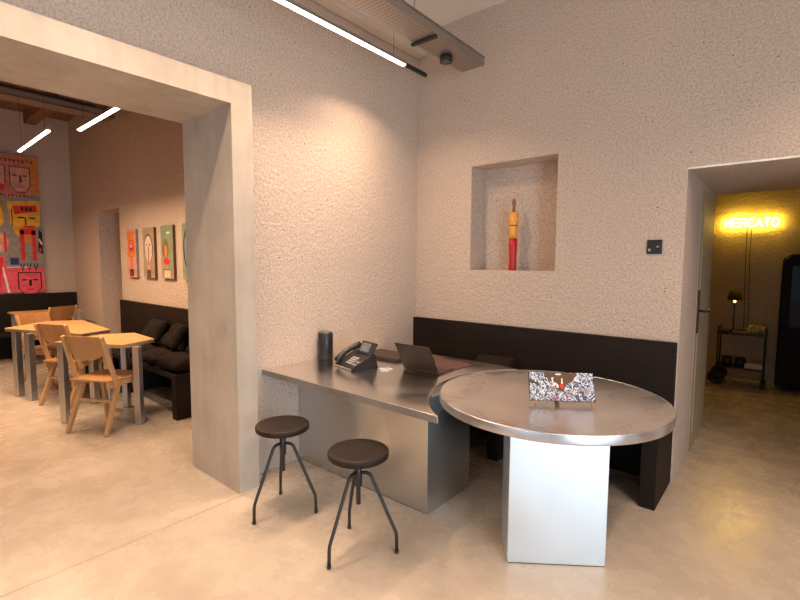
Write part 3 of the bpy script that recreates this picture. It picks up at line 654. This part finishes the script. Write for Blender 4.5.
def d3(o, W, Hh, mt):
    lay(o, 'p_taupe', rect(0, W, 0, Hh), 0, mt); lay(o, 'p_green', rect(0, W, Hh*.55, Hh), 1, mt); lay(o, 'p_olive', ell(W*.38, Hh*.56, W*.26, Hh*.2), 2, mt); lay(o, 'p_green', rect(W*.62, W, Hh*.2, Hh*.55), 1, mt)
    lay(o, 'p_red', ell(W*.46, Hh*.32, W*.3, Hh*.055), 3, mt); lay(o, 'p_orange', rect(W*.30, W*.52, Hh*.40, Hh*.62), 3, mt); lay(o, 'p_cream', rect(W*.25, W*.72, Hh*.02, Hh*.16), 2, mt)
    lay(o, 'p_white', ell(W*.62, Hh*.86, W*.14, Hh*.018), 3, mt); lay(o, 'p_brown', rect(W*.2, W*.78, Hh*.16, Hh*.175), 3, mt)
def d4(o, W, Hh, mt):
    lay(o, 'p_green', rect(0, W, 0, Hh), 0, mt); lay(o, 'p_black', ell(W*.4, Hh*.55, W*.33, Hh*.36), 1, mt); lay(o, 'p_slate', ell(W*.42, Hh*.55, W*.27, Hh*.32), 2, mt); lay(o, 'p_black', rect(W*.34, W*.46, Hh*.1, Hh*.6), 3, mt)
canvas('narrow orange and red painting of a face, leftmost of the row', -3.85, -3.55, 1.258, 1.862, d1, 'p_slate')
canvas('narrow brown painting with a pale oval face, second from left', -3.33, -3.01, 1.262, 1.862, d2, 'p_brown')
canvas('narrow green painting with a red mouth shape, third from left', -2.82, -2.51, 1.265, 1.866, d3, 'p_brown')
canvas('narrow grey green painting partly hidden by the concrete portal', -2.285, -1.97, 1.268, 1.866, d4, 'p_slate')

# large painting on the far wall (seen along +x -> local x axis runs along +y)
bp = MB().use('p_taupe'); bp.box(0, 1.9, -0.05, -0.002, 0, 1.98, 0.002)
I4 = Matrix.Identity(4)
def L2(m, pts, k): bp.use(m); flat(bp, pts, -0.0508-0.001*k, -0.0500-0.001*k+0.0006, I4)
W2 = 1.9
def face(cx, cz, w, h, fill, ln, k):
    L2(ln, [(cx-w/2-.014, cz+h/2+.014), (cx-w/2-.014, cz-h/4), (cx-w/4, cz-h/2-.014), (cx+w/4, cz-h/2-.014), (cx+w/2+.014, cz-h/4), (cx+w/2+.014, cz+h/2+.014)], k)
    L2(fill, [(cx-w/2, cz+h/2), (cx-w/2, cz-h/4), (cx-w/4, cz-h/2), (cx+w/4, cz-h/2), (cx+w/2, cz-h/4), (cx+w/2, cz+h/2)], k+1)
    for s in (-1, 1): L2(ln, ell(cx+s*w*.26, cz+h*.17, w*.13, h*.035, 14), k+2)
    L2(ln, rect(cx-.012, cx+.02, cz-h*.12, cz+h*.18), k+2); L2(ln, rect(cx-w*.14, cx+w*.14, cz-h*.31, cz-h*.28), k+2)
L2('p_grey', rect(0, W2, 0, 1.98), 0)
L2('p_orange', rect(1.30, W2, 1.42, 1.96), 1); L2('p_rose', rect(0.2, 1.72, 1.36, 1.93), 2)
face(1.36, 1.62, 0.26, 0.34, 'p_salmon', 'p_brown', 3); face(1.67, 1.62, 0.22, 0.34, 'p_salmon', 'p_brown', 3); face(0.95, 1.64, 0.3, 0.4, 'p_salmon', 'p_brown', 3); face(0.5, 1.64, 0.3, 0.4, 'p_salmon', 'p_brown', 3)
L2('p_red', ell(1.32, 1.50, 0.17, 0.07), 6); L2('p_red', ell(0.9, 1.46, 0.2, 0.08), 6); L2('p_white', rect(1.24, 1.40, 1.50, 1.51), 7)
for i in range(9): L2('p_brown', rect(1.40+i*0.05, 1.425+i*0.05, 1.86+0.012*(i % 2), 1.90), 4)
for i in range(14): L2('p_brown', rect(1.20+i*0.045, 1.225+i*0.045, 1.375, 1.39+0.008*(i % 3)), 4)
L2('p_yellow', [(1.50, 1.30), (1.90, 1.34), (1.88, 0.98), (1.80, 0.93), (1.60, 0.80), (1.53, 1.0)], 2); L2('p_red', [(1.56, 1.24), (1.84, 1.27), (1.86, 1.18), (1.58, 1.12)], 3)
for i in range(3): L2('p_black', rect(1.66+i*0.05, 1.69+i*0.05, 1.18, 1.235), 4)
L2('p_black', ell(1.66, 1.08, 0.05, 0.012), 4); L2('p_black', ell(1.79, 1.08, 0.045, 0.012), 4); L2('p_red', ell(1.75, 0.95, 0.08, 0.018), 4); L2('p_black', rect(1.70, 1.715, 0.97, 1.08), 4); L2('p_black', rect(1.545, 1.556, 0.95, 1.2), 4)
L2('p_red', rect(1.63, 1.68, 0.46, 0.90), 3); L2('p_red', rect(1.77, 1.82, 0.46, 0.90), 3); L2('p_red', rect(1.63, 1.82, 0.84, 0.93), 3); L2('p_orange', rect(1.68, 1.77, 0.72, 0.84), 4)
L2('p_amber', [(1.05, 1.36), (1.42, 1.36), (1.46, 1.25), (1.46, 1.14), (1.02, 1.14), (1.0, 1.25)], 2); L2('p_yellow', [(1.05, 1.18), (1.44, 1.20), (1.46, 1.0), (1.40, 0.92), (1.05, 0.92)], 3)
L2('p_black', ell(1.30, 1.10, 0.06, 0.012), 4); L2('p_black', rect(1.22, 1.235, 0.98, 1.12), 4); L2('p_red', ell(1.28, 0.955, 0.08, 0.014), 4); L2('p_salmon', ell(1.26, 0.72, 0.24, 0.17), 2); L2('p_cream', ell(1.28, 0.66, 0.14, 0.06), 3); L2('p_taupe', rect(1.24, 1.29, 0.72, 0.85), 3)
L2('p_red', rect(1.44, 1.47, 0.58, 0.86), 3); L2('p_blue', rect(1.50, 1.60, 0.40, 0.50), 3)
L2('p_pink', rect(0.0, 1.44, 0, 0.52), 2); L2('p_red', [(1.0, 0), (1.36, 0), (1.42, 0.5), (1.10, 0.54)], 3); L2('p_pink', rect(1.44, 1.90, 0, 0.36), 2); L2('p_white', [(1.40, 0.36), (1.42, 0.36), (1.48, 0.0), (1.45, 0.0)], 4); L2('p_white', rect(1.46, 1.74, 0.36, 0.37), 3)
face(1.72, 0.13, 0.26, 0.30, 'p_pink', 'p_black', 4)
for dx in (-0.08, 0.0, 0.08): L2('p_black', [(1.72+dx-.03, 0.42), (1.72+dx, 0.30), (1.72+dx+.03, 0.42), (1.72+dx+.015, 0.42), (1.72+dx, 0.33), (1.72+dx-.015, 0.42)], 4)
L2('p_black', [(1.84, 0.60), (1.90, 0.56), (1.90, 0.88), (1.86, 0.92)], 3); L2('p_white', ell(1.875, 0.74, 0.012, 0.05, 10, 0.4), 4); L2('p_red', ell(1.87, 0.62, 0.018, 0.03, 10), 4)
face(0.6, 0.28, 0.4, 0.4, 'p_rose', 'p_black', 5); L2('p_orange', rect(0.1, 0.9, 0.6, 1.3), 2); face(0.5, 0.95, 0.5, 0.5, 'p_yellow', 'p_black', 4)
for v in bp.bm.verts: v.co.z *= 1.04
o = bp.build('large_painting', None, None, (XL, -3.45, 0.985), PI/2)
tag(o, 'large red pink and yellow painting of faces on the far wall', 'painting')

# ------------------------------------------------------------------ back room: neon sign, cart, lamp, fridge
ns = thing('neon_sign', 'glowing yellow neon word sign on the back room wall', 'sign', (2.06, BY, 1.935))
LW, LH = 0.062, 0.105
G = {'M': [[(0, 0), (0.08, 1), (0.5, 0.25), (0.92, 1), (1, 0)]], 'E': [[(1, 0), (0, 0), (0, 1), (1, 1)], [(0, 0.5), (0.85, 0.5)]],
     'R': [[(0, 0), (0, 1), (0.7, 1), (0.95, 0.85), (0.95, 0.65), (0.7, 0.5), (0, 0.5)], [(0.5, 0.5), (1, 0)]],
     'C': [[(1, 0.82), (0.8, 0.97), (0.5, 1.0), (0.2, 0.92), (0, 0.65), (0, 0.35), (0.2, 0.08), (0.5, 0), (0.8, 0.03), (1, 0.18)]],
     'A': [[(0, 0), (0.5, 1), (1, 0)], [(0.2, 0.36), (0.8, 0.36)]], 'T': [[(0, 1), (1, 1)], [(0.5, 1), (0.5, 0)]],
     'O': [[(0.5+0.55*math.cos(i*PI/9), 0.5+0.5*math.sin(i*PI/9)) for i in range(19)]]}
for i, ch in enumerate('MERCATO'):
    lb = MB()
    for st in G[ch]: lb.tube([(i*0.079+p[0]*LW, -0.045, p[1]*LH+i*(-0.001)) for p in st], 0.0062, 8)
    lb.tube([(i*0.079+LW*0.3, -0.040, LH*0.5), (i*0.079+LW*0.3, 0, LH*0.5)], 0.003, 6)
    lb.build('letter', 'neon', ns)
for (x, zz, x2) in ((0.232, -0.0, 0.262), (0.275, -0.0, 0.305)):
    MB().tube([(x, -0.03, 0.0), (x, -0.014, -0.02), (x, -0.010, -0.3), (x2, -0.010, -1.33)], 0.004, 6).build('supply_cable', 'black_plastic', ns)
MB().tube([(0.12, -0.012, -0.035), (0.20, -0.012, -0.085), (0.30, -0.012, -0.105), (0.42, -0.012, -0.09), (0.55, -0.012, -0.03)], 0.003, 6).build('loop_cable', 'black_plastic', ns)

CY = 3.48
ct = thing('bar_cart', 'black metal bar cart standing below the neon sign', 'cart', (2.34, CY, 0))
MB().box(-0.255, 0.235, -0.16, 0.16, 0.615, 0.635, 0.003).box(-0.255, 0.235, -0.16, -0.15, 0.635, 0.65).box(-0.255, 0.235, 0.15, 0.16, 0.635, 0.65).build('top_shelf', 'black_metal', ct)
MB().box(-0.245, 0.225, -0.16, 0.16, 0.205, 0.225, 0.003).build('lower_shelf', 'black_metal', ct)
for x in (-0.235, 0.215):
    for y in (-0.15, 0.15): MB().tube([(x, y, 0.03 if x > 0 else 0.1), (x, y, 0.70)], 0.009, 10).build('post', 'black_metal', ct)
for x in (-0.235, 0.215): MB().tube([(x, -0.15, 0.70), (x, 0.15, 0.70)], 0.008, 8).build('handle', 'black_metal', ct)
for y in (-0.175, 0.175):
    mtw = T(-0.235, y, 0.088, 0, PI/2)
    MB().lathe([(0.0, -0.01), (0.03, -0.012), (0.03, -0.006), (0.07, -0.006), (0.07, -0.014), (0.088, -0.012), (0.088, 0.012), (0.07, 0.014), (0.07, 0.006), (0.03, 0.006), (0.03, 0.012), (0, 0.01)], 0, 0, 28, mtw).build('large_wheel', 'black_metal', ct)
for y in (-0.15, 0.15): MB().cyl(0, 0, -0.008, 0.008, 0.03, 16, 0.002, T(0.215, y, 0.03, 0, PI/2)).build('caster', 'black_plastic', ct)
lm_ = thing('table_lamp', 'small table lamp with dark shade standing on the bar cart', 'lamp', (2.232, CY+0.05, 0.635))
MB().lathe([(0, 0), (0.055, 0), (0.055, 0.008), (0.012, 0.02), (0.007, 0.05), (0.007, 0.40), (0, 0.40)], 0, 0, 24).build('stand', 'black_metal', lm_)
MB().lathe([(0.082, 0.39), (0.060, 0.50), (0.058, 0.50), (0.080, 0.39)], 0, 0, 32).lathe([(0.0, 0.498), (0.058, 0.498)], 0, 0, 32).build('lamp_shade', 'shade', lm_)
MB().lathe([(0, 0.355), (0.012, 0.36), (0.016, 0.375), (0.012, 0.392), (0, 0.40)], 0, 0, 16).build('bulb', 'bulb', lm_)
def glass(label, x, y, hh):
    t = MB().lathe([(0, 0.004), (0.022, 0.004), (0.028, hh), (0.030, hh), (0.026, 0.0), (0, 0)], 0, 0, 20).build('drinking_glass', 'glass', None, (x, y, 0.635))
    return tag(t, label, 'glass', 'glasses on the bar cart')
for i, (x, y, hh) in enumerate([(2.40, CY-0.08, 0.10), (2.47, CY-0.09, 0.11), (2.53, CY-0.07, 0.10), (2.43, CY+0.02, 0.11), (2.50, CY+0.03, 0.10)]):
    glass(['clear glass at the front left of the glasses on the cart', 'clear glass at the front middle of the glasses on the cart', 'clear glass at the front right of the cart top', 'clear glass behind the others, left of the back pair', 'clear glass behind the others, right of the back pair'][i], x, y, hh)
o = MB().lathe([(0, 0), (0.035, 0), (0.07, 0.035), (0.067, 0.037), (0.033, 0.006), (0, 0.006)], 0, 0, 28).build('bowl', 'copper', None, (2.155, CY-0.08, 0.635)); tag(o, 'shallow brown bowl at the left end of the cart top', 'bowl')
o = MB().box(-0.07, 0.07, -0.05, 0.05, 0, 0.022, 0.003).build('book', 'orange_obj', None, (2.305, CY-0.085, 0.635), 0.1); tag(o, 'small orange brown book lying on the cart top', 'book')
o = MB().box(-0.085, 0.085, -0.06, 0.06, 0, 0.055, 0.003).build('box', 'white_obj', None, (2.46, CY-0.08, 0.225)); tag(o, 'pale low box on the lower shelf of the cart', 'box')
for i, x in enumerate((2.20, 2.33)):
    o = MB().lathe([(0, 0), (0.045, 0), (0.058, 0.05), (0.055, 0.11), (0.050, 0.11), (0.052, 0.05), (0.04, 0.008), (0, 0.008)], 0, 0, 24).build('pot', 'black_metal', None, (x, CY-0.07, 0.225))
    tag(o, ['dark round pot at the left of the lower cart shelf', 'dark round pot in the middle of the lower cart shelf'][i], 'pot', 'pots on the lower cart shelf')

fr = thing('fridge', 'tall dark fridge with rounded corners at the right of the doorway view', 'fridge', (2.66, 3.40, 0))
def rbox(mb, w_, dpt, z0, z1, r):
    """body whose front outline (x-z) has rounded corners"""
    pts = []
    for (cx, cz, a) in ((w_-r, z1-r, 0), (r, z1-r, 90), (r, z0+r*0.3, 180), (w_-r, z0+r*0.3, 270)):
        rr = r if a < 180 else r*0.3
        cx2 = cx if a < 180 else (rr if a == 180 else w_-rr)
        for i in range(7):
            q = math.radians(a+i*15); pts.append((cx2+rr*math.cos(q), cz+rr*math.sin(q)))
    mb.prism(pts, -dpt, 0, 0.008, Matrix.Rotation(PI/2, 4, 'X')); return mb
rbox(MB(), 0.62, 0.42, 0.05, 1.58, 0.09).build('body', 'fridge', fr)
db = rbox(MB(), 0.60, 0.03, 0.09, 1.56, 0.085); 
for v in db.bm.verts: v.co += Vector((0.01, -0.03, 0))
db = db.build('door', 'fridge', fr)
MB().box(0.09, 0.53, -0.034, -0.029, 0.75, 1.45, 0.002).build('glass_pane', 'fridge_glass', db)
MB().tube([(0.05, -0.03, 0.85), (0.05, -0.06, 0.87), (0.05, -0.06, 1.07), (0.05, -0.03, 1.09)], 0.008, 8).build('door_handle', 'black_metal', db)
for x in (0.08, 0.54):
    for y in (0.06, 0.36): MB().cyl(x, y, 0, 0.052, 0.022, 14).build('foot', 'black_plastic', fr)
